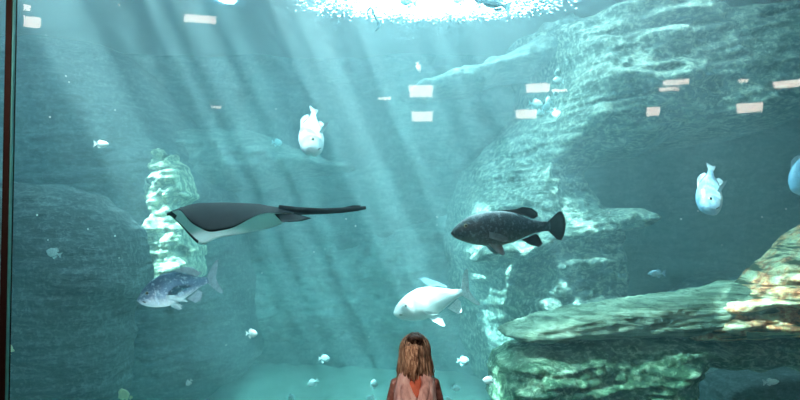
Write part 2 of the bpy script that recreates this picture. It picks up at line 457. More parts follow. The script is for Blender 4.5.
# upper right cliff with its overhang, running down into the middle buttress
rock('rock_cliff', [(535, -22), (548, 20), (560, 55), (540, 95), (505, 130), (470, 175), (455, 240), (465, 300), (480, 360), (490, 440), (650, 440),
                    (655, 330), (646, 235), (650, 212), (628, 190), (618, 158), (700, 140), (770, 122), (900, 105), (900, -22)], 9.3, 3.3, M['rock'],
     'huge layered grey green rock cliff with an overhang, upper right', R=lambda px, py: np.interp(px, [450, 560, 640], [2.8, 1.4, .35]), step=.032, amp=.30, freq=1.6, strata=.16, sfreq=3.4, seed=1)
rock('rock_shelf', [(470, 262), (500, 246), (545, 232), (600, 218), (655, 206), (668, 214), (655, 230), (600, 244), (540, 256), (500, 268)], 9.1, .6, M['rock'],
     'narrow slanting rock shelf jutting from the buttress behind the dark grouper\'s tail', R=.16, amp=.06, strata=.08, step=.025, warp=.08, seed=2)
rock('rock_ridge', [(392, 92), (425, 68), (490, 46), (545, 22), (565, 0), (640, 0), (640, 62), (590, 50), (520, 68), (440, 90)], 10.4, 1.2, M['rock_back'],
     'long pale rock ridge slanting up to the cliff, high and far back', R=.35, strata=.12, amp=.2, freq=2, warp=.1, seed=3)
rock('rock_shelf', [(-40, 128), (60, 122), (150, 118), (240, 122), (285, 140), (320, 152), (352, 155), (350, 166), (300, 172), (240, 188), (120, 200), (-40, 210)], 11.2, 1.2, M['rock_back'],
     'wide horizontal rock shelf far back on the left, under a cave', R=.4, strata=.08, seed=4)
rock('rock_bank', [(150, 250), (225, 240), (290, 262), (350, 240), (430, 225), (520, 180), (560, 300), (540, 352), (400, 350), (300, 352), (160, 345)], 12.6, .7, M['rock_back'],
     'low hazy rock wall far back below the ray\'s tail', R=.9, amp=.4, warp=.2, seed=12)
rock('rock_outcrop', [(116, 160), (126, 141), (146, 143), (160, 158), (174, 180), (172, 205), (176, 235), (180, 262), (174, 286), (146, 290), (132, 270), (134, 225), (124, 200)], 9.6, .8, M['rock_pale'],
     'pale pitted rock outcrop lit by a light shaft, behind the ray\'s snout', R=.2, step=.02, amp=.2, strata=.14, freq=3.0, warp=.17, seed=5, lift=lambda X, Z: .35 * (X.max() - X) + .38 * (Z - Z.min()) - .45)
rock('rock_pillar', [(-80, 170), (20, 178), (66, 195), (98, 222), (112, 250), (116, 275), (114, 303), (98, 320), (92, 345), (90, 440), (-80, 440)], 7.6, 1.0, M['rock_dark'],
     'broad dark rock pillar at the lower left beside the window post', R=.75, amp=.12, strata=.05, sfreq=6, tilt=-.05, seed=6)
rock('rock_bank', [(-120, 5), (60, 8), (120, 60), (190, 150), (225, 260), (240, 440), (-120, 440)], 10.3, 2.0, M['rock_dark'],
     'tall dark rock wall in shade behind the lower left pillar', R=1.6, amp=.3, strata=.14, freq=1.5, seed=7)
rock('rock_boulder', [(672, 330), (690, 300), (715, 281), (745, 273), (785, 274), (830, 290), (850, 330)], 10.2, .8, M['rock_dark'],
     'smooth rounded dark boulder behind the ledge on the right', R=.6, amp=.03, strata=.01, seed=8, warp=.01)
# foreground ledge on the right
rock('rock_ledge', [(506, 340), (520, 329), (560, 319), (620, 311), (680, 304), (715, 297), (740, 290), (768, 282), (900, 262), (900, 345), (780, 344), (700, 346), (640, 348), (560, 347), (512, 346)], 6.8, .6, M['rock_log'],
     'long weathered pale green rock ledge stretching in from the right', R=.16, step=.016, amp=.05, freq=2, strata=.07, sfreq=9, tilt=.12, warp=.05, seed=9)
rock('rock_mass', [(512, 352), (700, 345), (900, 342), (900, 386), (800, 384), (740, 381), (729, 386), (722, 440), (495, 440), (500, 395)], 6.62, .9, M['rock_algae'],
     'dark algae green rock mass supporting the weathered ledge', R=.5, step=.018, amp=.18, freq=2.6, strata=.10, sfreq=6, warp=.07, seed=10)
rock('sun_painted_rock', [(700, 348), (716, 332), (735, 318), (724, 312), (744, 300), (758, 298), (780, 276), (802, 256), (850, 215), (900, 190), (900, 346), (800, 345), (750, 350)], 6.65, .5, M['coral'],
     'rock with orange and cream sunlight painted into its colour, far right of the ledge', R=.22, step=.014, amp=.07, freq=2.5, strata=.11, sfreq=5, tilt=.1, warp=.03, seed=11)
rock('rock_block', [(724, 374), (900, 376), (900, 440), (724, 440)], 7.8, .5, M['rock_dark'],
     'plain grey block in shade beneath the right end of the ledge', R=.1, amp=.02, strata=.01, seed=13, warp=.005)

# ------------------------------------------------------------------ fish
def smooth1(xs, ys, n):
    t = np.linspace(0, 1, 400); y = np.interp(t, xs, ys)
    k = np.hanning(31); k /= k.sum()
    yp = np.pad(y, 15, mode='reflect', reflect_type='odd'); y2 = np.convolve(yp, k, 'valid')
    wgt = np.clip(np.minimum(t, 1 - t) / .06, 0, 1)
    y = y * (1 - wgt) + y2 * wgt
    return np.interp(n, t, y)

def body_mesh(L, prof, ns=44, nr=28, bend=0.0, sq=2.2):
    """prof: lists t, top, bottom, width in units of L; nose at +x"""
    u = np.linspace(0, 1, ns); u = .5 - .5 * np.cos(u * math.pi) * (1) if False else u ** 1.25
    T = smooth1(prof['t'], prof['top'], u); B = smooth1(prof['t'], prof['bot'], u); W = smooth1(prof['t'], prof['w'], u)
    W = W + .012 * np.clip(1 - np.abs(u - .27) / .03, 0, 1) * (W > .02)
    Tl = prof.get('len', .86)
    V, Fc = [], []
    for i in range(ns):
        x = .5 - u[i] * Tl
        yb = bend * (u[i] * Tl) ** 2
        c = (T[i] + B[i]) / 2; h = (T[i] - B[i]) / 2
        for k in range(nr):
            a = 2 * math.pi * k / nr
            sy, sz = math.cos(a), math.sin(a)
            V.append((x * L, (yb + W[i] * math.copysign(abs(sy) ** (2 / sq), sy)) * L, (c + h * math.copysign(abs(sz) ** (2 / sq), sz)) * L))
    for i in range(ns - 1):
        for k in range(nr):
            Fc.append((i * nr + k, i * nr + (k + 1) % nr, (i + 1) * nr + (k + 1) % nr, (i + 1) * nr + k))
    Fc.append(tuple(range(nr - 1, -1, -1))); Fc.append(tuple((ns - 1) * nr + k for k in range(nr)))
    return V, Fc

def poly_at(pts, s):
    pts = np.array(pts, float); d = np.r_[0, np.cumsum(np.linalg.norm(np.diff(pts, axis=0), axis=1))]; d /= d[-1]
    return np.stack([np.interp(s, d, pts[:, k]) for k in range(3)], -1)

def fin_mesh(L, base, tip, normal, th=.010, n=18, m=7, curl=0.0, bend=0.0):
    s = np.linspace(0, 1, n); b = poly_at(base, s); e = poly_at(tip, s); nrm = np.array(normal, float)
    V, Fc = [], []
    for side in (1, -1):
        for i in range(n):
            for j in range(m):
                q = j / (m - 1)
                p = b[i] * (1 - q) + e[i] * q
                rip = .25 * (1 if i % 2 else -.4)
                p = p + nrm * (curl * q * q) + nrm * side * th * ((1 - q) * .9 + .12) * (1 + rip)
                p[1] += bend * max(0., .5 - p[0]) ** 2
                V.append(p * L)
    N = n * m
    for i in range(n - 1):
        for j in range(m - 1):
            a = i * m + j
            Fc.append((a, a + 1, a + m + 1, a + m)); Fc.append((N + a, N + a + m, N + a + m + 1, N + a + 1))
    ring = [i * m for i in range(n)] + [(n - 1) * m + j for j in range(1, m)] + [i * m + m - 1 for i in range(n - 2, -1, -1)] + [j for j in range(m - 2, 0, -1)]
    for k in range(len(ring)):
        a, c = ring[k], ring[(k + 1) % len(ring)]
        Fc.append((a, N + a, N + c, c))
    return V, Fc

def orient(o, pos, heading, dorsal):
    x = Vector(heading).normalized(); y = Vector(dorsal).cross(x).normalized(); z = x.cross(y)
    o.matrix_world = Matrix.Translation(pos) @ Matrix((x, y, z)).transposed().to_4x4()

def fish_mat(name, back, flank, belly, spots=None, spot_amt=.5, rough=.35, spec=.5, scale=1.0):
    t = NT(name); v = t.coords()
    sx = t.n('ShaderNodeSeparateXYZ'); t.l(v, sx.inputs[0])
    nz = t.noise(v, 14 / scale, 5, .65); sc = t.n('ShaderNodeTexVoronoi', Scale=70 / scale); t.l(v, sc.inputs['Vector'])
    zz = t.math('ADD', t.math('MULTIPLY', sx.outputs[2], 3.2 / scale), t.math('ADD', .5, t.math('MULTIPLY', t.math('SUBTRACT', nz, .5), .35)))
    c = t.ramp(zz, [(0.12, belly), (0.42, flank), (0.80, back)])
    if spots:
        fine = t.noise(v, 34 / scale, 4, .7)
        c = t.mix(t.math('MULTIPLY', t.ramp(fine, [(0.52, 0.0), (0.64, 1.0)]), spot_amt), c, spots)
    t.bsdf(c, rough, spec, bump=t.math('ADD', sc.outputs['Distance'], nz), bstr=.35, bdist=.006 * scale)
    return t.m

def fin_mat(name, col, rough=.5, alpha=None):
    t = NT(name); v = t.coords((1, 1, 1)); nz = t.noise(v, 25, 4)
    t.bsdf(t.ramp(nz, [(.3, tuple(c * .75 for c in col)), (.7, tuple(min(1, c * 1.2) for c in col))]), rough, .3, bump=nz, bstr=.3, bdist=.004, alpha=alpha)
    return t.m

M['eye_white'] = plain('fish_eye_rim', (.45, .42, .30), .25, .6)
M['pupil'] = plain('fish_pupil', (.01, .01, .012), .1, .8)
M['mouth'] = plain('mouth_line', (.03, .035, .04), .6, .2)

def tube(pts, r, n=8):
    V, Fc = [], []; pts = [Vector(p) for p in pts]
    for i, p in enumerate(pts):
        d = (pts[min(i + 1, len(pts) - 1)] - pts[max(i - 1, 0)]).normalized()
        a = d.orthogonal().normalized(); b = d.cross(a)
        if i and True:
            a = (pa - d * pa.dot(d)).normalized(); b = d.cross(a)
        pa = a
        rr = r[i] if hasattr(r, '__len__') else r
        for k in range(n):
            an_ = 2 * math.pi * k / n; V.append(p + (a * math.cos(an_) + b * math.sin(an_)) * rr)
    for i in range(len(pts) - 1):
        for k in range(n): Fc.append((i * n + k, i * n + (k + 1) % n, (i + 1) * n + (k + 1) % n, (i + 1) * n + k))
    Fc.append(tuple(range(n - 1, -1, -1))); Fc.append(tuple((len(pts) - 1) * n + k for k in range(n)))
    return V, Fc

def sphere(r, sy=1.0, n=14):
    bm = bmesh.new(); bmesh.ops.create_uvsphere(bm, u_segments=n, v_segments=n // 2 + 2, radius=r)
    for v in bm.verts: v.co.y *= sy
    return bm

def big_fish(name, label, L, prof, pos, heading, dorsal, mats, fins, eye=(.36, .045, .022), mouth=None, bend=0.0, group=None):
    """mats: body, fin, belly fin.  fins: dict kind -> (base, tip) in units of L; paired fins mirrored"""
    root = empty(name); 
    V, Fc = body_mesh(L, prof, bend=bend); mesh('body', V, Fc, mats[0], root)
    for kind, spec in fins.items():
        if kind in ('pectoral_fin', 'pelvic_fin'):
            for s in (1, -1):
                b = [(x, y * s, z) for x, y, z in spec[0]]; e = [(x, y * s, z) for x, y, z in spec[1]]
                V, Fc = fin_mesh(L, b, e, (.2, .6 * s, .5), .006, curl=.02)
                mesh(kind, V, Fc, mats[2], root)
        else:
            V, Fc = fin_mesh(L, spec[0], spec[1], (0, 1, 0), .008, n=26 if kind == 'dorsal_fin' else 18, bend=bend)
            mesh(kind, V, Fc, spec[2] if len(spec) > 2 else mats[1], root)
    u = (.5 - eye[0]) / prof.get('len', .86)
    wy = float(smooth1(prof['t'], prof['w'], np.array([u]))[0])
    for s in (1, -1):
        eo = bm_obj('eye', sphere(eye[2] * L, .55), M['eye_white'], root, True); eo.location = (eye[0] * L, s * wy * .86 * L, eye[1] * L)
        p = bm_obj('pupil', sphere(eye[2] * .62 * L, .5), M['pupil'], eo, True); p.location = (0, s * eye[2] * .38 * L, 0)
    if mouth:
        pts = []
        for s in np.linspace(-1, 1, 15):
            u2 = (.5 - (mouth[0][0] + (mouth[1][0] - mouth[0][0]) * abs(s))) / prof.get('len', .86)
            wy = float(smooth1(prof['t'], prof['w'], np.array([max(u2, 0)]))[0])
            pts.append((( mouth[0][0] + (mouth[1][0] - mouth[0][0]) * abs(s)) * L, math.copysign(min(abs(s) * 1.6, 1), s) * wy * .99 * L, (mouth[0][1] + (mouth[1][1] - mouth[0][1]) * abs(s)) * L))
        V, Fc = tube(pts, .006 * L); mesh('mouth', V, Fc, M['mouth'], root)
    tag(root, label, 'fish', group); orient(root, pos, heading, dorsal)
    return root

def span(a, b, Y, pa=0):  # world length between two photo columns
    return (P(b, 200, Y) - P(a, 200, Y)).length

# dark grouper
m_gb = fish_mat('grouper_skin', (.030, .040, .055), (.026, .030, .040), (.11, .11, .10), (.30, .36, .42), .35)
m_gf = fin_mat('grouper_fin', (.028, .032, .042)); m_gp = fin_mat('grouper_side_fin', (.16, .18, .20))
prof_g = dict(t=[0, .03, .10, .20, .35, .5, .65, .8, .92, 1], top=[-.024, .012, .066, .112, .140, .143, .120, .062, .040, .042],
              bot=[-.036, -.068, -.096, -.126, -.148, -.145, -.112, -.062, -.042, -.044], w=[.008, .035, .06, .083, .095, .09, .068, .036, .017, .010], len=.86)
L = span(450, 571, 5.8)
big_fish('grouper', 'large dark slate grouper swimming left in front of the buttress', L, prof_g, P(510.5, 227.5, 5.8), (-1, -.10, -.035), (0, 0, 1), (m_gb, m_gf, m_gp),
    dict(dorsal_fin=([(.12, 0, .13), (0, 0, .13), (-.10, 0, .105), (-.21, 0, .062)], [(.11, 0, .143), (0, 0, .148), (-.06, 0, .150), (-.12, 0, .168), (-.20, 0, .155), (-.25, 0, .118), (-.255, 0, .085)]),
         tail_fin=([(-.34, 0, .038), (-.34, 0, -.04)], [(-.44, 0, .118), (-.475, 0, .122), (-.5, 0, .06), (-.505, 0, 0), (-.49, 0, -.07), (-.46, 0, -.125), (-.42, 0, -.118)]),
         anal_fin=([(-.10, 0, -.105), (-.22, 0, -.062)], [(-.115, 0, -.115), (-.18, 0, -.155), (-.255, 0, -.175), (-.285, 0, -.145), (-.25, 0, -.07)]),
         pectoral_fin=([(.20, .088, -.03), (.20, .085, -.075)], [(.13, .14, -.055), (.07, .16, -.085), (.06, .155, -.115), (.10, .14, -.12)]),
         pelvic_fin=([(.20, .03, -.115), (.13, .03, -.125)], [(.20, .07, -.14), (.15, .10, -.20), (.10, .10, -.235), (.075, .09, -.22), (.09, .06, -.15)])),
    eye=(.385, .028, .017), mouth=((.487, -.035), (.40, -.055)), bend=-.10)

# blue grey musselcracker at lower left
m_bb = fish_mat('bluish_fish_skin', (.10, .17, .27), (.16, .25, .36), (.66, .74, .76), (.66, .78, .90), .8, spec=.6)
m_bf = fin_mat('bluish_fish_fin', (.30, .40, .46)); m_bp = fin_mat('pale_side_fin', (.42, .55, .58))
prof_b = dict(t=[0, .04, .10, .22, .38, .55, .72, .86, 1], top=[-.05, -.005, .06, .145, .20, .195, .14, .07, .04],
              bot=[-.065, -.105, -.14, -.18, -.20, -.18, -.12, -.06, -.035], w=[.012, .05, .08, .105, .11, .10, .065, .03, .012], len=.84)
L = span(142, 220, 5.8) * 1.06
big_fish('stout_fish', 'stout blue grey fish facing left below the ray', L, prof_b, P(180, 288, 5.8), (-1, -.30, -.16), (0, -.10, 1), (m_bb, m_bf, m_bp),
    dict(dorsal_fin=([(.12, 0, .19), (0, 0, .18), (-.12, 0, .13), (-.22, 0, .075)], [(.10, 0, .205), (0, 0, .22), (-.08, 0, .235), (-.18, 0, .20), (-.27, 0, .11)]),
         tail_fin=([(-.32, 0, .036), (-.32, 0, -.032)], [(-.40, 0, .15), (-.47, 0, .23), (-.50, 0, .23), (-.46, 0, .08), (-.43, 0, 0), (-.46, 0, -.09), (-.51, 0, -.20), (-.47, 0, -.215), (-.39, 0, -.12)]),
         anal_fin=([(-.06, 0, -.165), (-.20, 0, -.085)], [(-.09, 0, -.18), (-.15, 0, -.24), (-.22, 0, -.22), (-.25, 0, -.13)]),
         pectoral_fin=([(.16, .10, -.04), (.16, .095, -.09)], [(.08, .15, -.05), (-.02, .18, -.10), (-.08, .17, -.16), (.04, .14, -.14)]),
         pelvic_fin=([(.14, .03, -.175), (.08, .03, -.18)], [(.12, .05, -.21), (.04, .07, -.26), (.0, .07, -.25), (.05, .05, -.19)])),
    eye=(.37, .02, .02), mouth=((.475, -.06), (.40, -.085)), bend=-.28)

# white fish in the middle
m_wb = fish_mat('white_fish_skin', (.62, .76, .84), (.95, .95, .92), (.90, .93, .90), (.98, .98, .98), .4, spec=.6)
m_wf = fin_mat('white_fish_fin', (.80, .86, .86)); m_wd = fin_mat('pale_blue_back_fin', (.40, .62, .70), alpha=.75)
prof_w = dict(t=[0, .04, .10, .22, .38, .55, .72, .86, 1], top=[-.02, .03, .075, .135, .175, .165, .11, .06, .034],
              bot=[-.05, -.095, -.13, -.17, -.185, -.17, -.115, -.06, -.035], w=[.012, .05, .075, .10, .11, .10, .062, .03, .012], len=.84)
L = span(391, 479, 7.0)
big_fish('white_fish', 'bright white fish facing left right above the child\'s head', L, prof_w, P(436, 300, 7.0), (-1, -.12, -.23), (0, -.02, 1), (m_wb, m_wf, m_wf),
    dict(dorsal_fin=([(.04, 0, .17), (-.06, 0, .15), (-.16, 0, .10)], [(.145, 0, .285), (.10, 0, .295), (.02, 0, .255), (-.06, 0, .205), (-.17, 0, .115)], m_wd),
         tail_fin=([(-.32, 0, .034), (-.32, 0, -.034)], [(-.37, 0, .16), (-.42, 0, .23), (-.465, 0, .25), (-.44, 0, .10), (-.42, 0, 0), (-.46, 0, -.10), (-.53, 0, -.21), (-.49, 0, -.21), (-.40, 0, -.12)]),
         anal_fin=([(-.12, 0, -.135), (-.26, 0, -.06)], [(-.15, 0, -.165), (-.23, 0, -.235), (-.28, 0, -.21), (-.29, 0, -.10)]),
         pectoral_fin=([(.19, .10, -.07), (.17, .095, -.11)], [(.12, .12, -.09), (.04, .13, -.13), (.02, .13, -.15), (.10, .115, -.14)]),
         pelvic_fin=([(.13, .03, -.17), (.05, .03, -.175)], [(.09, .05, -.22), (.0, .07, -.30), (-.03, .07, -.30), (-.02, .05, -.22)])),
    eye=(.355, .03, .015), mouth=((.478, -.045), (.42, -.06)), bend=-.15)

# two fish facing the viewer, heads down
m_fb = fish_mat('white_blue_fish_skin', (.62, .74, .84), (.85, .92, .95), (.90, .93, .90), (.45, .66, .80), .35, spec=.6)
m_fb2 = fish_mat('pale_blue_fish_skin', (.34, .55, .75), (.42, .62, .76), (.80, .88, .82), (.22, .42, .60), .45, spec=.6)
m_ff = fin_mat('pale_blue_fin', (.66, .80, .86))
prof_f = dict(t=[0, .04, .10, .22, .38, .55, .72, .86, 1], top=[.08, .13, .16, .195, .205, .185, .125, .065, .04],
              bot=[-.10, -.14, -.165, -.19, -.195, -.165, -.11, -.06, -.035], w=[.04, .085, .11, .135, .14, .12, .075, .035, .014], len=.84)
def facing_fish(label, cx, cy, h, Y, mb, head):
    cy -= 3
    yaw = Matrix.Rotation(-math.atan2(cx - 400, F), 3, 'Z'); head = yaw @ Vector(head); dors = yaw @ Vector((-.85, -.50, .2))
    L = h / F * Y * 1.42
    return big_fish('facing_fish', label, L, prof_f, P(cx, cy, Y), head, dors, (mb, m_ff, m_ff),
        dict(dorsal_fin=([(.12, 0, .19), (0, 0, .18), (-.12, 0, .13), (-.22, 0, .075)], [(.10, 0, .205), (0, 0, .21), (-.08, 0, .215), (-.18, 0, .17), (-.25, 0, .10)]),
             tail_fin=([(-.32, 0, .036), (-.32, 0, -.032)], [(-.40, 0, .07), (-.47, 0, .085), (-.45, 0, .03), (-.44, 0, 0), (-.45, 0, -.03), (-.47, 0, -.08), (-.39, 0, -.06)]),
             anal_fin=([(-.06, 0, -.165), (-.20, 0, -.085)], [(-.09, 0, -.18), (-.15, 0, -.22), (-.22, 0, -.20), (-.25, 0, -.13)]),
             pectoral_fin=([(.16, .10, -.04), (.16, .095, -.09)], [(.10, .20, -.05), (.04, .25, -.08), (.0, .25, -.13), (.08, .19, -.12)])),
        eye=(.33, .05, .036), mouth=((.482, -.03), (.42, -.10)), bend=0.0)
facing_fish('white fish facing the viewer, nose down, in front of the dark cave', 312.5, 132, 47, 6.8, m_fb, (-.05, -.60, -.80))
facing_fish('pale blue fish facing the viewer, nose down, in the dark right recess', 710, 190, 46, 6.8, m_fb2, (-.05, -.60, -.80))
facing_fish('pale blue fish cut off by the right picture edge', 803, 172, 42, 6.8, m_fb2, (-.12, -.52, -.85))

# ------------------------------------------------------------------ ray
def build_ray(Y):
    m_top = plain('ray_dark_back', (.018, .016, .021), .7, .15, .2, 10); m_bel = plain('ray_white_belly', (.86, .90, .88), .5, .4, .06, 8)
    root = empty('ray')
    nu, nv = 56, 33
    s = Y / F
    # outline in photo-plane units (px), length axis to the left: u 0 (snout) .. 1 (tail root)
    Lb = 128.0
    us = np.linspace(0, 1, nu)
    thick = np.interp(us, [0, .06, .2, .45, .7, .9, 1], [1.6, 4.0, 7.5, 10.5, 9, 5, 4])
    mid = np.interp(us, [0, .08, .18, .26, .45, .7, .85, 1], [-1.0, 1.5, 4.5, 5.5, 5.0, 4.5, 2.5, 1.0])
    kk = np.hanning(9); kk /= kk.sum()
    def curve(ts, vs): return np.convolve(np.pad(np.interp(us, ts, vs), 4, mode='reflect', reflect_type='odd'), kk, 'valid')
    fu = [0, .08, .18, .28, .36, .6, .8, 1]
    far = [curve(fu, [0, 3, 11, 17, 36, 73, 101, 127]), curve(fu, [1, 16, 38, 58, 50, 42, 24, 4]), curve(fu, [-1, -6, -23, -36, -26, -20, -15, -4])]
    nu_ = [0, .1, .2, .3, .45, .6, .72, .8, .9, 1]
    near = [curve(nu_, [0, 10, 21, 37, 58, 78, 92, 101, 114, 127]), curve(nu_, [-1, -9, -24, -44, -58, -50, -34, -22, -10, -4]), curve(nu_, [-1, 2, 3, -10, -19, -15, -5, 0, 0, 0])]
    top, bot = [], []
    for i in range(nu):
        rt, rb = [], []
        for j in range(nv):
            v = -1 + 2 * j / (nv - 1)          # -1 near wing (camera side) .. +1 far wing
            a = abs(v); E = far if v > 0 else near
            cx_ = us[i] * Lb
            x = cx_ + (E[0][i] - cx_) * a ** 1.6; yy = E[1][i] * a; zz = mid[i] + (E[2][i] - mid[i]) * a ** 1.7
            hz = thick[i] * .5 * max(0, 1 - a ** 1.5) + .5 * (1 - a)
            rt.append((x, yy, zz + hz)); rb.append((x, yy, zz - hz * 1.1 - .3 * (1 - a)))
        top.append(rt); bot.append(rb)
    V = []; Fc = []; fm = []
    for grid in (top, bot):
        for r in grid: V += [(x * s, y * s, z * s) for x, y, z in r]
    N = nu * nv
    for i in range(nu - 1):
        for j in range(nv - 1):
            a = i * nv + j
            Fc.append((a, a + nv, a + nv + 1, a + 1)); fm.append(0)
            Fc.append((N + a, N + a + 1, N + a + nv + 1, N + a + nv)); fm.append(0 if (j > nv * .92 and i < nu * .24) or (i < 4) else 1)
    ring = [j for j in range(nv)] + [i * nv + nv - 1 for i in range(1, nu)] + [(nu - 1) * nv + j for j in range(nv - 2, -1, -1)] + [i * nv for i in range(nu - 2, 0, -1)]
    for k2 in range(len(ring)):
        a, c = ring[k2], ring[(k2 + 1) % len(ring)]; Fc.append((a, c, N + c, N + a)); fm.append(0)
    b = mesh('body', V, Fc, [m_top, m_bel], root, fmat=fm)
    bm = bmesh.new(); bm.from_mesh(b.data); bmesh.ops.remove_doubles(bm, verts=bm.verts, dist=1e-4); bmesh.ops.recalc_face_normals(bm, faces=bm.faces); bm.to_mesh(b.data); bm.free()
    pts = [(112, 0, 3.2), (133, 0, 2.0), (155, 0, 1.8), (175, 0, 2.8), (190, 0, 4.2), (199, 0, 5.4)]
    V, Fc = tube([tuple(c * s for c in p) for p in pts], [c * s for c in (5, 4.0, 3.1, 2.9, 2.4, 1.6)], 12); mesh('tail', V, Fc, m_top, root)
    V, Fc = fin_mesh(s, [(172, 0, 3.5), (192, 0, 5.5)], [(176, 0, 5.5), (186, 0, 7.8), (194, 0, 7.5)], (0, 1, 0), .6); mesh('tail_fin', V, Fc, m_top, root)
    for sg in (1, -1):
        V, Fc = fin_mesh(s, [(108, sg * 4, 0), (124, sg * 3, -1)], [(118, sg * 16, -9), (132, sg * 17, -8), (143, sg * 12, -5)], (0, .3, 1), 1.2)
        mesh('pelvic_fin', V, Fc, [m_top], root)
    for sg in (1, -1):
        e = bm_obj('eye', sphere(1.8 * s), M['pupil'], root, True); e.location = (17 * s, sg * 9 * s, 4 * s)
    tag(root, 'large ray with dark back and white belly gliding left, long tail trailing', 'ray')
    root.location = P(167, 213, Y); root.rotation_euler = (0, 0, 0)
    return root
build_ray(5.75)

# ------------------------------------------------------------------ small fish
def small_fish_mesh(deep=.42, L=1.0):
    prof = dict(t=[0, .08, .25, .5, .75, .9, 1], top=[0, .35 * deep, .8 * deep, deep, .62 * deep, .2 * deep, .14 * deep], bot=[-.02, -.32 * deep, -.8 * deep, -deep, -.6 * deep, -.2 * deep, -.14 * deep],
                w=[.01, .05, .09, .10, .06, .025, .012], len=.78)
    for kx in ('top', 'bot'): prof[kx] = [a * .5 for a in prof[kx]]
    V, Fc = body_mesh(L, prof, 16, 12)
    def add(b, e, th=.012):
        nonlocal V, Fc
        v2, f2 = fin_mesh(L, b, e, (0, 1, 0), th, 8, 4); k = len(V); V = V + [tuple(q) for q in v2]; Fc = Fc + [tuple(i + k for i in f) for f in f2]
    add([(-.26, 0, .03), (-.26, 0, -.03)], [(-.42, 0, .17), (-.5, 0, .20), (-.44, 0, 0), (-.5, 0, -.20), (-.42, 0, -.17)])
    add([(.08, 0, deep * .46), (-.2, 0, deep * .2)], [(.0, 0, deep * .62), (-.12, 0, deep * .66), (-.26, 0, deep * .32)])
    add([(-.0, 0, -deep * .46), (-.2, 0, -deep * .2)], [(-.06, 0, -deep * .6), (-.14, 0, -deep * .62), (-.26, 0, -deep * .3)])
    me = bpy.data.meshes.new('small_fish'); me.from_pydata(V, [], Fc); me.polygons.foreach_set('use_smooth', [True] * len(me.polygons)); me.update()
    return me
sf_deep, sf_slim = small_fish_mesh(.62), small_fish_mesh(.38)
def sf_mat(name, col):
    t = NT(name); v = t.coords(src='Object'); nz = t.noise(v, 8, 3)
    t.bsdf(t.ramp(nz, [(.3, tuple(c * .8 for c in col)), (.7, col)]), .45, .5, bump=nz, bstr=.2, bdist=.02); return t.m
SM = dict(white=sf_mat('small_white_fish', (.95, .97, .95)), cyan=sf_mat('small_cyan_fish', (.62, .93, .94)), grey=sf_mat('small_grey_fish', (.45, .58, .60)),
          yellow=sf_mat('small_yellow_fish', (.86, .88, .55)), dark=sf_mat('small_dark_fish', (.07, .14, .17)), blue=sf_mat('small_blue_fish', (.40, .66, .78)))
protos = {}
def small(px, py, wpx, col, label, heading=(-1, .2, 0), dorsal=(0, 0, 1), deep=True, Y=6.9, group='small fish in the tank', cat='small fish', name='small_fish'):
    key = (col, deep)
    if key not in protos:
        me = (sf_deep if deep else sf_slim).copy(); me.materials.append(SM[col]); protos[key] = bpy.data.objects.new(name, me); o = protos[key]
    else: o = protos[key].copy(); o.name = name
    COL.objects.link(o); tag(o, label, 'fish', group)
    orient(o, P(px, py, Y), heading, dorsal)
    o.scale = (wpx / F * Y,) * 3
    return o
small(101, 144, 18, 'white', 'small white fish with drooping belly, left of the lit rock pillar', (1, -.2, -.05), deep=False)
small(54, 253, 15, 'grey', 'small grey disc shaped fish in front of the dark left pillar', (-1, -.3, .35))
small(125, 396, 20, 'yellow', 'pale yellow fish at the bottom edge below the left pillar', (-.2, -.5, .9), (-1, 0, .2))
small(8.5, 349, 14, 'yellow', 'pale yellow fish half hidden by the window post', (.3, -.5, .9), (1, 0, .2))
small(251.5, 333.5, 13, 'white', 'small white fish drifting below the middle of the ray', (1, -.2, 0), deep=True)
small(324, 358.5, 12, 'cyan', 'small bright cyan fish left of the child, uppermost one there', (1, -.1, 0))
small(313, 382.5, 12, 'cyan', 'small cyan fish with raised tail low on the left of the child', (-.9, -.1, -.5))
small(291, 397, 9, 'cyan', 'tiny cyan fish cut by the bottom edge left of the child', (1, -.2, .1))
small(374, 384.5, 11, 'cyan', 'small cyan fish upright beside the child\'s left sleeve', (0, -.2, 1), (1, 0, 0))
small(371, 399, 11, 'cyan', 'small cyan fish at the bottom edge by the child\'s left sleeve', (-.8, -.2, .3))
small(463, 360.5, 13, 'cyan', 'small cyan fish right of the child\'s hair with tail to the left', (1, -.1, -.05))
small(489, 380.5, 13, 'white', 'small white fish under the tip of the weathered ledge', (-1, -.1, .15))
small(455.5, 388, 10, 'cyan', 'dim cyan fish right of the child\'s shoulder', (1, -.1, 0))
small(446, 400, 12, 'cyan', 'bright cyan fish at the bottom edge right of the child', (1, -.1, .2))
small(657, 273.5, 19, 'blue', 'slim blue fish alone in the dark recess above the ledge', (-1, -.1, -.02), deep=False)
small(189, 382.5, 8, 'white', 'tiny white fish low down below the blue grey fish', (-.7, -.1, -.7))
small(418.5, 67, 12, 'white', 'small white fish upright above the middle mirrored lamp', (.25, -.1, -1), (1, 0, 0), deep=False)
small(277, 142.5, 11, 'cyan', 'faint cyan fish just left of the cave fish', (1, -.1, -.1), Y=8.5)
small(408, 1, 20, 'cyan', 'round bodied fish silhouetted at the bright water surface', (-.9, -.3, .2), Y=8.2)
small(459, 0, 15, 'cyan', 'pale fish near the bright surface, middle of three', (-.9, -.3, .1), Y=9.0)
small(495, 3, 36, 'dark', 'dark fish near the bright surface beside the ridge', (-1, -.2, .25), deep=False, Y=8.0)
small(478, 2, 14, 'dark', 'small dark fish next to the larger dark one at the surface', (-.3, -.2, .9), (1, 0, 0), deep=False, Y=8.2)
small(771, 382, 16, 'white', 'pale slim fish in the shaded gap under the right ledge', (1, -.1, .1), deep=False, Y=6.9)
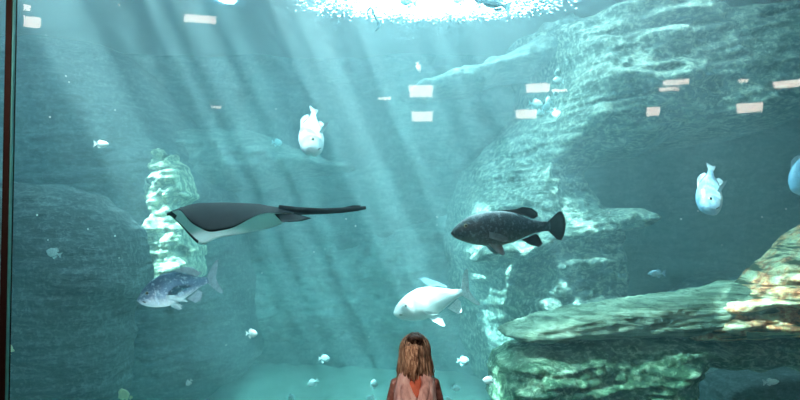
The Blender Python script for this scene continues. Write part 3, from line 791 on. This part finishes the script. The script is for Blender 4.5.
school = [(557.5, 73, 9, (.2, -.3, 1), 'topmost tiny fish of the school beside the mirrored lamps'), (558.5, 81, 13, (-1, -.3, .1), 'second fish from the top of the school'),
          (556, 92, 11, (-.6, -.5, -.5), 'fish of the school crossing the thin mirrored lamp'), (549.5, 100, 13, (-.7, -.5, -.6), 'fish in the middle of the school, right of the leftmost'),
          (535.5, 104, 15, (1, -.2, -.2), 'leftmost fish of the school, pointing right'), (546, 108, 13, (.5, -.4, .8), 'fish low in the middle of the school'),
          (540, 112.5, 11, (-.6, -.4, -.5), 'lowest left fish of the school by the mirrored lamp'), (555.5, 113, 14, (.1, -.5, -1), 'lowest right fish of the school, nose down')]
for (px, py, wd, hd, lb) in school:
    small(px, py, wd, 'cyan', lb, hd, (0, 0, 1) if abs(hd[2]) < .9 else (1, 0, 0), Y=7.0 + .12 * (int(px * 7 + py) % 5), group='school of small pale fish')

# thin looped eel-like fish near the surface
V, Fc = tube([P(x, y, 8.0) for x, y in [(368, 19), (367.5, 12), (370, 7), (373, 10), (374, 15), (376.5, 19), (379, 23), (378.5, 27), (375, 31.5)]], [.006, .010, .012, .012, .014, .016, .018, .016, .006], 8)
tag(mesh('looped_eel', V, Fc, SM['dark'], None), 'thin dark looped eel like fish hanging under the bright surface', 'fish')

# drifting specks
bm = bmesh.new(); bmesh.ops.create_icosphere(bm, subdivisions=1, radius=1.0)
sp_me = bpy.data.meshes.new('floating_speck'); bm.to_mesh(sp_me); bm.free(); sp_me.materials.append(plain('white_speck', (.97, .97, .95), .5, .3, .02))
for (px, py, r) in [(37, 215, 1.3), (88, 229, .9), (115, 236, 1.1), (119, 258, .7), (48, 240, .8), (50, 117, 1.2), (115, 110, .8), (46, 35, .9), (66, 76, .9), (69, 82, .8), (119, 5, 1.6), (437, 217, 1.0), (437, 225, .7),
                    (346, 219, 1.1), (355.5, 226, 1.2), (262, 273, .7), (314, 252, .9), (325, 249, .6), (698, 211, 1.0), (681, 219, 1.2), (762, 217, 1.1), (786, 209, 1.1), (369, 337, .6), (226, 345, .6), (276, 109, .7),
                    (260, 45, .7), (247, 231, .7), (609, 213, 1.1), (722, 245, .6)]:
    o = bpy.data.objects.new('floating_speck', sp_me); COL.objects.link(o); o.location = P(px, py, 5.6); o.scale = (r * 5.6 / F * 1.0, r * 5.6 / F * .7, r * 5.6 / F * .85)
    o.rotation_euler = (random.random(), random.random() * 3, random.random()); tag(o, 'tiny white speck drifting in the water', 'speck', 'drifting specks')

# ------------------------------------------------------------------ the child
def skin_mesh(name, verts, edges, radii, mat, parent, root_i=0, levels=2):
    me = bpy.data.meshes.new(name); me.from_pydata(verts, edges, []); me.update()
    o = link(name, me, mat, parent)
    md = o.modifiers.new('skin', 'SKIN'); md.use_smooth_shade = True
    for i, r in enumerate(radii):
        sv = me.skin_vertices[0].data[i]; sv.radius = r if isinstance(r, tuple) else (r, r); sv.use_root = (i == root_i)
    sb = o.modifiers.new('subsurf', 'SUBSURF'); sb.levels = levels; sb.render_levels = levels
    return o

def build_child():
    def zu(z): return z + .045 * min(1, max(0, (z - .5) / .3)) if z <= .88 else z
    Yc = 3.7; base = Vector((P(415, 333, Yc).x, Yc, 0))
    root = empty('person', base)
    skin = plain('skin', (.62, .40, .31), .5, .3, .06, 40); 
    V, E, R = [], [], []
    def add(p, r, par=None):
        V.append((p[0], p[1], zu(p[2]))); R.append(r)
        if par is not None: E.append((par, len(V) - 1))
        return len(V) - 1
    pel = add((0, 0, .50), (.085, .065))
    bel = add((0, .005, .60), (.082, .062), pel); che = add((0, 0, .72), (.088, .065), bel); sh = add((0, 0, .80), (.075, .055), che)
    nk = add((0, .005, .87), .036, sh); hd0 = add((0, .018, .925), (.052, .058), nk); hd1 = add((0, .015, .985), (.068, .078), hd0); hd2 = add((0, .008, 1.045), (.066, .074), hd1); add((0, .0, 1.085), (.034, .038), hd2)
    for s in (-1, 1):
        so_ = add((s * .10, 0, .805), .040, sh); el = add((s * .128, -.005, .655), .030, so_); wr = add((s * .155, .035, .525), .020, el)
        pm = add((s * .155, .045, .49), (.013, .022), wr)
        for k, (dy, ln) in enumerate([(-.014, .040), (-.004, .048), (.006, .045), (.015, .036)]):
            f1 = add((s * .152, .045 + dy * 1.1, .465), .008, pm); f2 = add((s * .147, .05 + dy * 1.2, .465 - ln * .55), .0072, f1); add((s * .138, .055 + dy * 1.2, .465 - ln), .006, f2)
        t1 = add((s * .146, .068, .485), .0085, pm); add((s * .138, .078, .462), .007, t1)
        hp = add((s * .055, 0, .47), .062, pel); kn = add((s * .062, .008, .26), .043, hp); an_ = add((s * .065, -.008, .055), .028, kn); add((s * .07, .06, .03), (.026, .022), an_)
    skin_mesh('body', V, E, R, skin, root)
    # face on the far side
    for s in (-1, 1):
        e = bm_obj('eye', sphere(.011), M['eye_white'], root, True); e.location = (s * .03, .088, .985)
    bm = bmesh.new(); bmesh.ops.create_icosphere(bm, subdivisions=2, radius=.012); n_ = bm_obj('nose', bm, skin, root, True); n_.location = (0, .095, .962); n_.scale = (.8, 1, 1.2)
    V2, F2 = tube([(-.02, .083, .935), (0, .09, .933), (.02, .083, .935)], .004); mesh('mouth', V2, F2, plain('lips', (.5, .2, .18)), root)
    for s in (-1, 1):
        bm = sphere(.018, .5); e = bm_obj('ear', bm, skin, root, True); e.location = (s * .076, .01, .975); e.rotation_euler = (0, 0, math.radians(80))
    # jacket
    jm = NT('dusty_rose_jacket'); v = jm.coords(); nz = jm.noise(v, 14, 5, .6, .5); fine = jm.noise(v, 90, 3)
    jm.bsdf(jm.ramp(nz, [(.3, (.16, .07, .055)), (.5, (.34, .15, .12)), (.7, (.52, .27, .22))]), .85, .15, bump=jm.math('ADD', nz, jm.math('MULTIPLY', fine, .3)), bstr=.8, bdist=.02)
    V, E, R = [], [], []
    pel = add((0, 0, .50), (.118, .095)); b1 = add((0, 0, .60), (.112, .09), pel); b2 = add((0, 0, .72), (.112, .088), b1); b3 = add((0, 0, .805), (.088, .072), b2); add((0, .005, .865), (.052, .05), b3)
    for s in (-1, 1):
        a = add((s * .095, 0, .80), .05, b3); c = add((s * .128, -.005, .65), .044, a); add((s * .145, .03, .53), .036, c)
    skin_mesh('jacket', V, E, R, jm.m, root)
    # trousers and shoes
    V, E, R = [], [], []
    pel = add((0, 0, .50), (.105, .085))
    for s in (-1, 1):
        h = add((s * .058, 0, .44), .07, pel); k = add((s * .062, .008, .26), .056, h); add((s * .065, -.005, .075), .046, k)
    skin_mesh('trousers', V, E, R, plain('dark_trousers', (.06, .07, .10), .9, .1), root)
    for s in (-1, 1):
        V, E, R = [], [], []
        h = add((s * .065, -.02, .04), (.034, .036)); add((s * .07, .07, .032), (.036, .028), h)
        skin_mesh('shoe', V, E, R, plain('pale_shoe', (.5, .45, .42), .7, .2), root)
    # pink hood: draped cloth with folds lying on the back
    hm = NT('pale_pink_cloth'); v = hm.coords((1, 1, .25)); nz = hm.noise(v, 22, 4, .55, .3)
    hm.bsdf(hm.ramp(nz, [(.32, (.50, .27, .25)), (.5, (.84, .56, .52)), (.68, (.95, .74, .69))]), .8, .2, bump=nz, bstr=.7, bdist=.015)
    # two lobes meeting in a V under the neck
    for s in (-1, 1):
        nu, nv = 22, 18; V, Fc = [], []
        for i in range(nu):
            q = i / (nu - 1)                    # top to bottom
            z = .925 - .32 * q
            xin = s * (.006 + .034 * max(0, 1 - abs(q - .16) / .22)) ; xout = s * np.interp(q, [0, .12, .3, .6, 1], [.052, .078, .092, .098, .094])
            for j in range(nv):
                r = j / (nv - 1); x = xin + (xout - xin) * r
                bulge = math.sin(math.pi * min(1, .12 + r * .88)) ** .7 * (.035 + .03 * q)
                fold = .006 * math.sin(r * 17 + q * 3 + s) + .004 * math.sin(r * 9 - q * 7)
                yb = -(.045 + .06 * min(1, q * 2.2)) + .02 * abs(x) / .1
                V.append((x, yb - bulge - fold, z))
        for i in range(nu - 1):
            for j in range(nv - 1):
                a = i * nv + j; f = (a, a + 1, a + nv + 1, a + nv); Fc.append(f if s > 0 else f[::-1])
        o = mesh('hood', V, Fc, hm.m, root); sm_ = o.modifiers.new('thick', 'SOLIDIFY'); sm_.thickness = .02; sm_.offset = -1
    # coral collar patch inside the V
    V, Fc = [], []
    for i in range(8):
        q = i / 7; z = .92 - .11 * q; wd = .034 * (1 - q * .75)
        for j in range(7):
            r = -1 + 2 * j / 6; V.append((r * wd, -.082 - .03 * q - .008 * (1 - r * r), z))
    for i in range(7):
        for j in range(6): a = i * 7 + j; Fc.append((a, a + 1, a + 8, a + 7))
    o = mesh('collar', V, Fc, plain('coral_collar', (.80, .22, .13), .8, .2), root); sm_ = o.modifiers.new('thick', 'SOLIDIFY'); sm_.thickness = .012
    o['label'] = 'coral orange collar'
    # hair: cap and locks
    def hair_mat(name, a, b, c):
        t = NT(name); v = t.coords((1, 1, .12)); nz = t.noise(v, 120, 3, .6)
        t.bsdf(t.ramp(nz, [(.35, a), (.5, b), (.66, c)]), .45, .4, bump=nz, bstr=.5, bdist=.004); return t.m
    hmat = hair_mat('light_brown_hair', (.12, .07, .045), (.36, .23, .15), (.62, .46, .32))
    hdark = hair_mat('dark_brown_hair', (.02, .014, .012), (.06, .04, .03), (.14, .09, .06))
    cen = Vector((0, .006, 1.02)); rad = Vector((.076, .086, .092))
    V, Fc = [], []
    def lock(ang, tilt, length, r0, sway, end_r=.3, flare=0.0):
        # start near the crown, follow the skull, then hang
        pts = []; rs = []
        n = 14
        for i in range(n):
            q = i / (n - 1); ph = tilt + q * 2.6
            if ph < 1.75:
                p = Vector((math.sin(ph) * math.cos(ang), math.sin(ph) * math.sin(ang), math.cos(ph)))
                p = cen + Vector((p.x * rad.x, p.y * rad.y, p.z * rad.z)) * 1.04
                last = p
            else:
                dz = (ph - 1.75) * length
                p = last + Vector((math.cos(ang) * flare * dz + sway * dz * .5, -.012 * math.sin(dz * 20) + math.sin(ang) * flare * dz, -dz))
            pts.append(p); rs.append(r0 * (1 - (1 - end_r) * q ** 2))
        v2, f2 = tube(pts, rs, 6); k = len(V); V.extend(v2); Fc.extend(tuple(i + k for i in f) for f in f2)
    for i in range(120):
        ang = random.uniform(math.radians(158), math.radians(382))
        lock(ang, random.uniform(.12, .5), random.uniform(.06, .125), random.uniform(.006, .0105), random.uniform(-.2, .3), flare=random.uniform(.0, .16))
    for i in range(40):   # fringe side, short
        lock(random.uniform(math.radians(20), math.radians(160)), random.uniform(.1, .3), .01, .009, 0)
    bm = bmesh.new(); bmesh.ops.create_uvsphere(bm, u_segments=24, v_segments=16, radius=1)
    for vv in bm.verts:
        c = vv.co; front = max(0, c.y) * max(0, .45 - c.z)
        vv.co = cen + Vector((c.x * rad.x, c.y * rad.y * (1 - .5 * min(1, front * 3)), c.z * rad.z))
    bm.verts.index_update(); k = len(V); V.extend([vv.co.copy() for vv in bm.verts]); Fc.extend(tuple(vv.index + k for vv in f.verts) for f in bm.faces); bm.free()
    mesh('hair', V, Fc, hmat, root)
    # pulled-back strand down the middle, with the dark twisted knot at the crown
    V, Fc = [], []
    for i in range(26):
        x0 = random.uniform(-.022, .012); pts = []
        ln = random.uniform(.14, .18)
        for q in np.linspace(0, 1, 10):
            pts.append((x0 * (1.5 - q * .4) - .012 + random.uniform(-.002, .002) + .006 * math.sin(q * 6 + i), -.088 - .030 * math.sin(q * 2.2) + random.uniform(-.006, .006), 1.068 - ln * q))
        v2, f2 = tube(pts, [.0065, .008, .008, .008, .0075, .007, .007, .006, .005, .003], 6); k = len(V); V.extend(v2); Fc.extend(tuple(a + k for a in f) for f in f2)
    mesh('tied_strand', V, Fc, hair_mat('blond_strand', (.20, .10, .06), (.52, .32, .20), (.80, .60, .42)), root)
    V, Fc = [], []
    for k0 in range(5):
        pts = []
        for q in np.linspace(0, 1, 16):
            a = q * 5.4 + k0 * 1.3; r = .020 + .006 * math.sin(k0 * 2 + q * 4)
            pts.append((-.002 + r * math.cos(a) * 1.35, -.055 - .006 * k0 - .01 * math.sin(a), 1.095 + r * math.sin(a) * .8))
        v2, f2 = tube(pts, .009, 6); k = len(V); V.extend(v2); Fc.extend(tuple(a + k for a in f) for f in f2)
    for i in range(30):
        a0 = random.uniform(-1.2, 1.2); e0 = random.uniform(.35, .75) + .5 * random.random() ** 3; pts = []
        for q in np.linspace(0, 1, 8):
            ph = .15 + q * e0
            p = Vector((math.sin(ph) * math.sin(a0), -math.sin(ph) * math.cos(a0), math.cos(ph)))
            pts.append(cen + Vector((p.x * rad.x, p.y * rad.y, p.z * rad.z)) * (1.10 + .05 * random.random()))
        v2, f2 = tube(pts, [.007 * (1 - .75 * k1 / 7) for k1 in range(8)], 6); k = len(V); V.extend(v2); Fc.extend(tuple(a + k for a in f) for f in f2)
    o = mesh('hair_knot', V, Fc, hdark, root); o['label'] = 'dark twisted hair knot at the crown'
    tag(root, 'child seen from behind with light brown hair and pale pink hood', 'person')
    return root
build_child()

# ------------------------------------------------------------------ render look
scene.view_settings.view_transform = 'Standard'; scene.view_settings.look = 'None'
scene.view_settings.exposure = -0.05; scene.view_settings.gamma = 1.0; scene.view_settings.use_curve_mapping = False
cy = scene.cycles
cy.use_denoising = True
cy.max_bounces = 10; cy.transparent_max_bounces = 12; cy.volume_bounces = 2; cy.diffuse_bounces = 3; cy.transmission_bounces = 4
cy.sample_clamp_indirect = 6.0
